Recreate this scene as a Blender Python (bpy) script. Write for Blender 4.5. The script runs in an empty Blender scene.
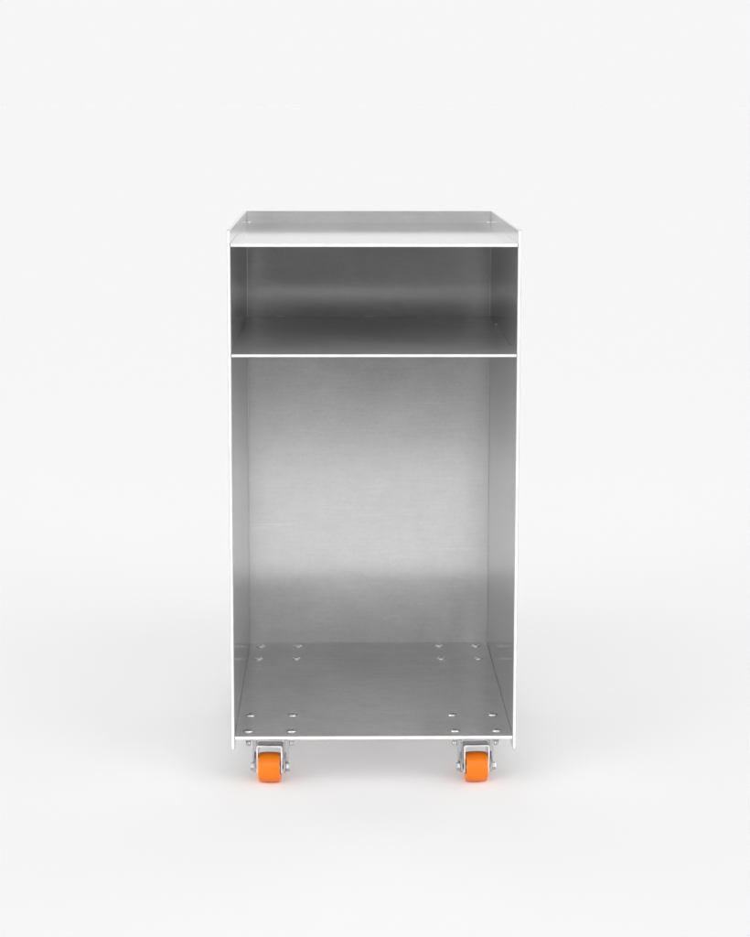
import bpy, bmesh, math, random
from mathutils import Vector, Matrix

random.seed(4)
sc = bpy.context.scene
C = sc.collection

# ------------------------------------------------------------------ camera
ZO = 0.0232                       # height that puts the wheel contact at z = 0
F_PX, PITCH, YAW, ROLL = 2280.5, 0.15861, 0.01573, 0.0012
cam_d = bpy.data.cameras.new("camera")
cam = bpy.data.objects.new("camera", cam_d); C.objects.link(cam)
fw = Vector((math.sin(YAW)*math.cos(PITCH), math.cos(YAW)*math.cos(PITCH), -math.sin(PITCH)))
rt = Vector((math.cos(YAW), -math.sin(YAW), 0)); up = rt.cross(fw)
r2 = rt*math.cos(ROLL) + up*math.sin(ROLL); u2 = up*math.cos(ROLL) - rt*math.sin(ROLL)
M = Matrix((r2, u2, -fw)).transposed().to_4x4()
M.translation = Vector((-0.04267, -2.78992, 0.8379 + ZO))
cam.matrix_world = M
cam_d.sensor_fit = 'VERTICAL'; cam_d.sensor_height = 36
cam_d.lens = F_PX/937*36
cam_d.clip_start = 0.05; cam_d.clip_end = 3000
sc.camera = cam

# ------------------------------------------------------------------ studio light (procedural environment)
# back sky value, dim studio behind the camera, added low side glow lifting the shade under the cart, front key softbox, ceiling
W_BACK, W_UPPER, W_FRONT, W_SIDE, W_KEY, W_TOP = 0.925, 0.35, 0.06, 6.3, 2.35, 0.40
w = bpy.data.worlds.new("World"); sc.world = w; w.use_nodes = True
nt = w.node_tree; N = nt.nodes; L = nt.links
bg = N["Background"]
tc = N.new("ShaderNodeTexCoord"); sp = N.new("ShaderNodeSeparateXYZ"); L.new(tc.outputs["Generated"], sp.inputs[0])
def mrange(src, a, b, c, d):
    m = N.new("ShaderNodeMapRange"); m.interpolation_type = 'SMOOTHSTEP'
    L.new(src, m.inputs[0]); 
    for i, v in enumerate((a, b, c, d)): m.inputs[i+1].default_value = v
    return m.outputs[0]
def mixf(fac, a, b):
    m = N.new("ShaderNodeMix"); m.data_type = 'FLOAT'
    for i, v in ((0, fac), (2, a), (3, b)):
        if isinstance(v, (int, float)): m.inputs[i].default_value = v
        else: L.new(v, m.inputs[i])
    return m.outputs[0]
def mathn(op, a, b=0.0):
    m = N.new("ShaderNodeMath"); m.operation = op
    for i, v in ((0, a), (1, b)):
        if isinstance(v, (int, float)): m.inputs[i].default_value = v
        else: L.new(v, m.inputs[i])
    return m.outputs[0]
X, Y, Z = sp.outputs
base = mixf(mrange(Y, -0.70, -0.10, 0, 1), W_FRONT, mrange(Z, .26, .45, W_BACK, W_UPPER))
ax = mathn('ABSOLUTE', X)
f_side = mathn('MULTIPLY', mrange(ax, .38, .66, 0, 1), mrange(Z, .22, .40, 1, 0))
f_key = mathn('MULTIPLY', mrange(Y, -.15, -.40, 0, 1), mathn('MULTIPLY', mrange(Z, .25, .46, 0, 1), mrange(ax, .45, .75, 1, 0)))
f_top = mrange(Z, .72, .90, 0, 1)
v = mixf(f_side, base, W_SIDE); v = mixf(f_key, v, W_KEY); v = mixf(f_top, v, W_TOP)
L.new(v, bg.inputs[0]); bg.inputs[1].default_value = 1.0

def area(name, loc, target, sx, sy, power):
    ld = bpy.data.lights.new(name, 'AREA'); ld.shape = 'RECTANGLE'; ld.size = sx; ld.size_y = sy; ld.energy = power
    o = bpy.data.objects.new(name, ld); C.objects.link(o); o.location = loc
    o.rotation_euler = (Vector(target)-Vector(loc)).to_track_quat('-Z', 'Y').to_euler()
    return o

area("added_ground_fill", (0, -.35, 2.3), (0, -.1, 0), 1.3, 1.1, 2.2)  # added lamp, evens out the ground shade around the cart

sc.view_settings.view_transform = 'Standard'; sc.view_settings.look = 'None'
sc.view_settings.exposure = 0.0; sc.view_settings.gamma = 1.0
sc.cycles.max_bounces = 16; sc.cycles.glossy_bounces = 12; sc.cycles.diffuse_bounces = 6
sc.cycles.caustics_reflective = True

# ------------------------------------------------------------------ materials
def newmat(name):
    m = bpy.data.materials.new(name); m.use_nodes = True
    return m, m.node_tree, m.node_tree.nodes["Principled BSDF"]

def metal(name, base, rough, stretch, aniso=0.0, bump=0.006, smudge=1.0, haze=0.0, grain=1.0, mottle=1.0):
    """brushed sheet: grain stretched along one object axis, faint handling marks"""
    m, t, p = newmat(name); n = t.nodes; l = t.links
    tc = n.new("ShaderNodeTexCoord")
    mp = n.new("ShaderNodeMapping"); mp.inputs["Scale"].default_value = stretch
    l.new(tc.outputs["Object"], mp.inputs[0])
    g = n.new("ShaderNodeTexNoise"); g.inputs["Scale"].default_value = 1.0; g.inputs["Detail"].default_value = 5
    g.inputs["Roughness"].default_value = 0.65
    l.new(mp.outputs[0], g.inputs["Vector"])
    s = n.new("ShaderNodeTexNoise"); s.inputs["Scale"].default_value = 7.0; s.inputs["Detail"].default_value = 6
    s.inputs["Roughness"].default_value = 0.6; s.inputs["Distortion"].default_value = 0.6
    l.new(tc.outputs["Object"], s.inputs["Vector"])
    # colour
    def rng(src, a, b, c, d):
        q = n.new("ShaderNodeMapRange"); l.new(src, q.inputs[0])
        for i, v in enumerate((a, b, c, d)): q.inputs[i+1].default_value = v
        return q.outputs[0]
    def math_(op, a, b):
        q = n.new("ShaderNodeMath"); q.operation = op
        for i, v in enumerate((a, b)):
            if isinstance(v, (int, float)): q.inputs[i].default_value = v
            else: l.new(v, q.inputs[i])
        return q.outputs[0]
    k = math_('MULTIPLY', rng(g.outputs[0], .3, .7, 1-.05*grain, 1+.05*grain), rng(s.outputs[0], .3, .7, 1-.05*smudge, 1+.05*smudge))
    # mottled mill finish, and sparse scratches across the grain
    f = n.new("ShaderNodeTexNoise"); f.inputs["Scale"].default_value = 230; f.inputs["Detail"].default_value = 3
    l.new(tc.outputs["Object"], f.inputs["Vector"])
    b2 = n.new("ShaderNodeTexNoise"); b2.inputs["Scale"].default_value = 38; b2.inputs["Detail"].default_value = 5; b2.inputs["Roughness"].default_value = .7
    l.new(tc.outputs["Object"], b2.inputs["Vector"])
    k = math_('MULTIPLY', k, math_('MULTIPLY', rng(f.outputs[0], .3, .7, 1-.045*mottle, 1+.045*mottle), rng(b2.outputs[0], .3, .7, 1-.035*mottle, 1+.035*mottle)))
    w_ = n.new("ShaderNodeMapping"); w_.inputs["Rotation"].default_value = (.5, .35, .6); w_.inputs["Scale"].default_value = (5, 420, 420)
    l.new(tc.outputs["Object"], w_.inputs[0])
    sc_ = n.new("ShaderNodeTexNoise"); sc_.inputs["Scale"].default_value = 1; sc_.inputs["Detail"].default_value = 1
    l.new(w_.outputs[0], sc_.inputs["Vector"])
    k = math_('MULTIPLY', k, rng(sc_.outputs[0], .70, .76, 1, 1+.10*mottle))
    col = n.new("ShaderNodeVectorMath"); col.operation = 'SCALE'
    col.inputs[0].default_value = base; l.new(k, col.inputs["Scale"])
    l.new(col.outputs[0], p.inputs["Base Color"])
    l.new(math_('ADD', rng(g.outputs[0], .3, .7, rough*(1-.15*grain), rough*(1+.15*grain)), rng(s.outputs[0], .3, .7, -.03*smudge, .03*smudge)), p.inputs["Roughness"])
    p.inputs["Metallic"].default_value = 1.0
    p.inputs["Anisotropic"].default_value = aniso
    b = n.new("ShaderNodeBump"); b.inputs["Strength"].default_value = bump; b.inputs["Distance"].default_value = 0.001
    l.new(g.outputs[0], b.inputs["Height"]); l.new(b.outputs[0], p.inputs["Normal"])
    if haze > 0:                       # the wide, soft lobe of a lightly oxidised mill surface
        h = n.new("ShaderNodeBsdfPrincipled"); h.inputs["Metallic"].default_value = 1.0
        h.inputs["Roughness"].default_value = .62
        l.new(col.outputs[0], h.inputs["Base Color"]); l.new(b.outputs[0], h.inputs["Normal"])
        mx = n.new("ShaderNodeMixShader"); mx.inputs[0].default_value = haze
        l.new(p.outputs[0], mx.inputs[1]); l.new(h.outputs[0], mx.inputs[2])
        l.new(mx.outputs[0], n["Material Output"].inputs[0])
    return m

BASE = (.765, .76, .76)
m_back = metal("brushed_steel_horizontal", (.785, .78, .78), .13, (30, 60, 380), mottle=.6, haze=.30, bump=.0015, grain=.6, smudge=1.2)
m_flat = metal("brushed_steel_level", (.81, .805, .805), .12, (22, 160, 60), haze=.40, mottle=.8, bump=0, grain=.6, smudge=.55)
m_tray = metal("brushed_steel_tray", (.80, .80, .81), .07, (22, 160, 60), haze=.22, bump=0, grain=.4, smudge=.5)
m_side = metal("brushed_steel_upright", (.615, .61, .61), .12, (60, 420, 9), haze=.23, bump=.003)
m_edge, _, p = newmat("milled_edge")
p.inputs["Roughness"].default_value = .55
nz = _.nodes.new("ShaderNodeTexNoise"); nz.inputs["Scale"].default_value = 45; nz.inputs["Detail"].default_value = 5
tcx = _.nodes.new("ShaderNodeTexCoord"); _.links.new(tcx.outputs["Object"], nz.inputs["Vector"])
cr = _.nodes.new("ShaderNodeValToRGB"); cr.color_ramp.elements[0].position = .3; cr.color_ramp.elements[1].position = .6
cr.color_ramp.elements[0].color = (.66, .66, .665, 1); cr.color_ramp.elements[1].color = (.85, .85, .85, 1)
_.links.new(nz.outputs[0], cr.inputs[0]); _.links.new(cr.outputs[0], p.inputs["Base Color"])
m_hard = metal("zinc_plated_steel", (.56, .56, .58), .17, (90, 90, 90), bump=.02)
m_screw = metal("bright_steel_screw", (.70, .70, .70), .30, (90, 90, 90), bump=0)
m_nut = metal("dull_zinc", (.5, .5, .51), .38, (90, 90, 90), bump=.05)
m_dark = metal("dark_steel", (.28, .26, .24), .35, (90, 90, 90))
m_rub, t, p = newmat("orange_polyurethane")
nz = t.nodes.new("ShaderNodeTexNoise"); nz.inputs["Scale"].default_value = 60; nz.inputs["Detail"].default_value = 4
cr = t.nodes.new("ShaderNodeValToRGB")
cr.color_ramp.elements[0].color = (.70, .155, .003, 1); cr.color_ramp.elements[1].color = (.76, .185, .005, 1)
t.links.new(nz.outputs[0], cr.inputs[0]); t.links.new(cr.outputs[0], p.inputs["Base Color"])
p.inputs["Roughness"].default_value = .38; p.inputs["Specular IOR Level"].default_value = .35
p.inputs["Subsurface Weight"].default_value = .05; p.inputs["Subsurface Scale"].default_value = .004

def mat_paper(name, v):
    m, t, p = newmat(name)
    p.inputs["Base Color"].default_value = (v, v, v, 1); p.inputs["Roughness"].default_value = 1.0
    p.inputs["Specular IOR Level"].default_value = 0.0
    return m
PAPER = .886
m_paper = mat_paper("white_paper", PAPER)
m_studio = mat_paper("grey_floor", .23)
m_falloff_near = mat_paper("falloff_tone_pale", .5)  # half tone painted for light fading out past the paper
m_falloff_far = mat_paper("falloff_tone_dark", .12)  # dark tone painted for floor the light no longer reaches

# ------------------------------------------------------------------ mesh helpers
def link(name, bm, mats, parent=None, loc=None):
    me = bpy.data.meshes.new(name); bm.normal_update(); bm.to_mesh(me); bm.free()
    for m in (mats if isinstance(mats, (list, tuple)) else [mats]): me.materials.append(m)
    o = bpy.data.objects.new(name, me); C.objects.link(o)
    if parent: o.parent = parent
    if loc: o.location = loc
    return o

def box(bm, x0, x1, y0, y1, z0, z1, bev=0.0, segs=2, mi=0):
    vs = [bm.verts.new((x, y, z)) for x in (x0, x1) for y in (y0, y1) for z in (z0, z1)]
    fs = [bm.faces.new([vs[i] for i in q]) for q in ((0,1,3,2),(4,6,7,5),(0,4,5,1),(2,3,7,6),(0,2,6,4),(1,5,7,3))]
    bmesh.ops.recalc_face_normals(bm, faces=fs)
    for f in fs: f.material_index = mi
    if bev > 0:
        es = list({e for f in fs for e in f.edges})
        r = bmesh.ops.bevel(bm, geom=es, offset=bev, segments=segs, affect='EDGES', profile=.5)
        fs = list({f for v in bm.verts for f in v.link_faces if f.is_valid}) if False else fs
    return vs

def sheet(name, x0, x1, y0, y1, z0, z1, mat, parent, edge_axes=('-y',), bev=.0004):
    """a plate whose cut edges facing the given directions show the pale milled edge"""
    bm = bmesh.new(); box(bm, x0, x1, y0, y1, z0, z1, bev, 1)
    bm.normal_update()
    d = {'-y': Vector((0,-1,0)), '+y': Vector((0,1,0)), '+z': Vector((0,0,1)), '-z': Vector((0,0,-1))}
    for f in bm.faces:
        if any(f.normal.dot(d[a]) > .99 for a in edge_axes): f.material_index = 1
    return link(name, bm, [mat, m_edge], parent)

def lathe(bm, prof, segs=32, axis='z', center=(0,0,0), mi=0, smooth=True):
    """prof: (radius, height) list"""
    rings = []
    for r, h in prof:
        ring = []
        for k in range(segs):
            a = 2*math.pi*k/segs; c, s = r*math.cos(a), r*math.sin(a)
            q = {'z': (c, s, h), 'x': (h, c, s)}[axis]
            ring.append(bm.verts.new(Vector(q)+Vector(center)))
        rings.append(ring)
    fs = []
    for a, b in zip(rings, rings[1:]):
        for k in range(segs):
            fs.append(bm.faces.new((a[k], a[(k+1)%segs], b[(k+1)%segs], b[k])))
    for ring in (rings[0], rings[-1]): fs.append(bm.faces.new(ring))
    bmesh.ops.recalc_face_normals(bm, faces=fs)
    for f in fs: f.material_index = mi; f.smooth = smooth and len(f.verts) == 4
    return fs

def prism(bm, pts, axis_vals, axis='x', mi=0):
    """extrude a polygon given in the (y,z) plane along x"""
    a, b = axis_vals
    lo = [bm.verts.new((a, y, z)) for y, z in pts]; hi = [bm.verts.new((b, y, z)) for y, z in pts]
    n = len(pts); fs = [bm.faces.new(lo), bm.faces.new(hi)]
    for k in range(n): fs.append(bm.faces.new((lo[k], lo[(k+1)%n], hi[(k+1)%n], hi[k])))
    bmesh.ops.recalc_face_normals(bm, faces=fs)
    for f in fs: f.material_index = mi
    return fs

# ------------------------------------------------------------------ setting
def ground(name, x0, x1, y0, y1, z, mat):
    bm = bmesh.new(); bm.faces.new([bm.verts.new(v) for v in ((x0,y0,z),(x1,y0,z),(x1,y1,z),(x0,y1,z))])
    o = link(name, bm, mat); o["kind"] = "structure"; return o
PAPER_Y = -1.85
ground("floor", -900, 900, -4.9, 900, -.004, m_studio)
ground("painted_falloff_far", -900, 900, -900, -4.5, -.008, m_falloff_far)  # added unseen sheet, its dark colour stands for light falloff in the reflections
ground("painted_falloff_near", -900, 900, -3.0, 900, -.002, m_falloff_near)  # added unseen strip, light falloff put into its colour
ground("backdrop_paper", -900, 900, PAPER_Y, 900, 0, m_paper)

# ------------------------------------------------------------------ cart
T = .0043; H = .18; I = H - T; DB = .506; D = DB + T
ZT, ZY, ZS, ZB, ZL = .6858+ZO, .6695+ZO, .5337+ZO, .0492+ZO, .0319+ZO
cart = bpy.data.objects.new("storage_cart", None); C.objects.link(cart)
cart.empty_display_size = .1
cart["label"] = "open brushed metal rolling cart with one shelf and orange wheels on a white floor"
cart["category"] = "cart"

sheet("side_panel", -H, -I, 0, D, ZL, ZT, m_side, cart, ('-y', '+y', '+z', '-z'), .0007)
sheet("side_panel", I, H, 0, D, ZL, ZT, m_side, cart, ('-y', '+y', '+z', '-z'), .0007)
G = .0001
# back panel: narrower front skin on a full-width rear skin leaves the shadow joint in each corner
bm = bmesh.new()
box(bm, -I+.0009, I-.0009, DB, D-.0016, ZL+.004, ZT-.0004, .0001, 1)
box(bm, -I+G, I-G, D-.0016, D-.0003, ZL+.004, ZT-.0003, 0, 1)
bm.normal_update()
for f in bm.faces:
    if f.normal.z > .99: f.material_index = 1
link("back_panel", bm, [m_back, m_edge], cart)
sheet("top_panel", -I+G, I-G, .0003, DB-G, ZY-T, ZY, m_tray, cart)
sheet("shelf", -I+G, I-G, .0003, DB-G, ZS-T*.85, ZS, m_flat, cart)
bottom = sheet("bottom_panel", -I+G, I-G, .0003, DB-G, ZB-T, ZB, m_flat, cart)

# small weld tacks where the sheets meet
def tack(x, y, z, sx=.004, sy=.0012, sz=.001):
    bm = bmesh.new(); bmesh.ops.create_icosphere(bm, subdivisions=2, radius=1)
    for v in bm.verts: v.co = Vector((v.co.x*sx*(1+.25*random.random()), v.co.y*sy*(1+.3*random.random()), v.co.z*sz))
    for f in bm.faces: f.smooth = True
    return link("weld_tack", bm, m_nut, cart, (x, y, z))
for x in (-I+.002, I-.002):
    tack(x, DB, ZY, .0035, .0015, .0015)
tack(0, DB, ZS, .008, .0012, .0007); tack(-.13, DB, ZS, .006, .001, .0008)
tack(I-.001, .37, ZS+.001, .0012, .006, .002); tack(I, .06, ZS, .001, .03, .0015)

# button-head screws through the bottom panel
def make_screw():
    bm = bmesh.new(); segs = 32                  # low button head with a small hex socket
    prof = [(.0063, 0), (.0063, .0004), (.0060, .0011), (.0054, .0016), (.0045, .00190), (.0036, .00208), (.0030, .00212), (.0027, .0020), (.0025, .0008)]
    lathe(bm, prof, segs)
    for f in bm.faces:
        if len(f.verts) > 4: f.smooth = False
        c = f.calc_center_median()
        if math.hypot(c.x, c.y) < .0028: f.material_index = 1      # hex socket, its recess shade painted in dark
    o = link("screw", bm, [m_screw, m_dark], bottom)
    return o
def make_nut():
    bm = bmesh.new()
    lathe(bm, [(.0054, 0), (.0058, -.0004), (.0058, -.0046), (.0052, -.005)], 6, smooth=False)
    lathe(bm, [(.0030, -.005), (.0030, -.0112), (.0024, -.0122)], 16)
    return link("nut", bm, m_nut, bottom)
screw0, nut0 = make_screw(), make_nut(); used = False
def dup(o, parent, loc, rot=0):
    c = o.copy(); C.objects.link(c); c.parent = parent; c.location = loc; c.rotation_euler = (0, 0, rot); return c
PLATE_Z = ZB - T - .0024
for ys in ((.0255, .1020), (.4065, .4830)):
    for y in ys:
        for x in (-.1590, -.1048, .1040, .1572):
            loc = (x + random.uniform(-.0006, .0006), y, ZB); nl = (loc[0], y, PLATE_Z)
            a = random.uniform(0, math.pi)
            if not used:
                screw0.location = loc; nut0.location = nl; used = True
            else:
                dup(screw0, bottom, loc, a); dup(nut0, bottom, nl, a)

# casters ---------------------------------------------------------------
WR = .0195; WH = .0139
def make_caster():
    # origin at the wheel axle; z up
    zt = PLATE_Z - WR                      # underside of the plate relative to the axle
    b = zt + .0002
    ay = .020                              # swivel centre behind the axle
    # fork (the caster's own mesh): bridge and two tapering legs
    bm = bmesh.new()
    bz = .0335
    box(bm, -.0205, .0205, ay-.014, ay+.014, bz, bz+.0022, .0008, 2)
    for s in (-1, 1):
        x0, x1 = sorted((s*.0178, s*.0205))
        prism(bm, [(ay-.0135, bz+.0005), (ay+.0135, bz+.0005), (ay+.011, bz-.010), (.0070, -.0035), (.003, -.0068), (-.003, -.0068), (-.0065, -.003), (-.0068, .002), (ay-.0135, bz-.013)], (x0, x1))
        # folded stiffening flange along the leg's front edge
        f0, f1 = sorted((s*.0180, s*.0232))
        box(bm, f0, f1, ay-.0150, ay-.0128, .003, bz+.001, .0005, 2)
    fork = link("caster", bm, m_hard, cart)
    # mounting plate
    bm = bmesh.new(); box(bm, -.0345, .0345, ay-.0475, ay+.0475, zt, zt+.0023, .0008, 2)
    link("mounting_plate", bm, m_hard, fork)
    # swivel bearing race
    bm = bmesh.new()
    lathe(bm, [(.019, b-.0002), (.0205, b-.0012), (.0205, b-.0036), (.0175, b-.0050), (.0175, b-.0062), (.0195, b-.0070), (.0195, bz+.0030), (.015, bz+.0020)], 36, center=(0, ay, 0))
    link("swivel_bearing", bm, m_hard, fork)
    # bright front guard: an inverted U of folded sheet round the wheel
    bm = bmesh.new()
    xo, xi, zt2, zb2, r = .0166, .0148, .0305, -.0050, .0028
    def path(x, z, rr):
        pts = [(-x, zb2)]
        for k in range(0, 6):
            a = math.pi - k*math.pi/2/5; pts.append((-x+rr+rr*math.cos(a), z-rr+rr*math.sin(a)))
        for k in range(0, 6):
            a = math.pi/2 - k*math.pi/2/5; pts.append((x-rr+rr*math.cos(a), z-rr+rr*math.sin(a)))
        pts.append((x, zb2)); return pts
    A, B = path(xo, zt2, r), path(xi, zt2-.0022, r-.0014)
    y0, y1 = -.009, .012
    q = [[bm.verts.new((x, y, z)) for x, z in P] for P in (A, B) for y in (y0, y1)]
    n = len(A)
    for k in range(n-1):
        bm.faces.new((q[0][k], q[0][k+1], q[1][k+1], q[1][k])); bm.faces.new((q[2][k], q[2][k+1], q[3][k+1], q[3][k]))
        bm.faces.new((q[0][k], q[0][k+1], q[2][k+1], q[2][k])).material_index = 1
        bm.faces.new((q[1][k], q[1][k+1], q[3][k+1], q[3][k]))
    for k in (0, n-1): bm.faces.new((q[0][k], q[1][k], q[3][k], q[2][k]))
    bmesh.ops.recalc_face_normals(bm, faces=bm.faces[:])
    link("wheel_guard", bm, [m_hard, m_edge], fork)
    # wheel with softly crowned tread
    bm = bmesh.new()
    prof = [(.0100, -WH+.0010), (.0160, -WH)]
    for k in range(7):
        a = k*math.pi/2/6; prof.append((WR-.0008-.0018*(1-math.sin(a)), -WH+.0018*(1-math.cos(a))))
    for k in range(1, 6):
        u = -1 + k/3; prof.append((WR-.0008*u*u, u*(WH-.0018)))
    prof += [(r_, -h_) for r_, h_ in reversed(prof[:9])]
    lathe(bm, prof, 72, 'x')
    link("wheel", bm, m_rub, fork)
    bm = bmesh.new(); lathe(bm, [(.0088, -WH-.0003), (.0095, -WH+.0014), (.0095, WH-.0014), (.0088, WH+.0003)], 28, 'x')
    link("hub", bm, m_dark, fork)
    # axle bolt and its nuts
    bm = bmesh.new(); lathe(bm, [(.0028, -.0232), (.0028, .0232)], 18, 'x'); 
    lathe(bm, [(.0050, -.0248), (.0054, -.0240), (.0054, -.0208), (.0048, -.0204)], 6, 'x', smooth=False)
    link("axle_bolt", bm, m_nut, fork)
    bm = bmesh.new(); lathe(bm, [(.0048, .0206), (.0054, .0210), (.0054, .0244), (.0040, .0254)], 6, 'x', smooth=False)
    link("axle_nut", bm, m_nut, fork)
    return fork
caster0 = make_caster()
kids = list(caster0.children)
spots = [(-.1325, .045), (.1322, .045), (-.1318, .4255), (.1308, .4255)]
for i, (x, y) in enumerate(spots):
    if i == 0: c = caster0
    else:
        c = caster0.copy(); C.objects.link(c); c.parent = cart
        for ch in kids:
            d = ch.copy(); C.objects.link(d); d.parent = c
    c.location = (x, y, WR); c.rotation_euler = (0, 0, math.radians((-4, 4, 7, -3)[i]))
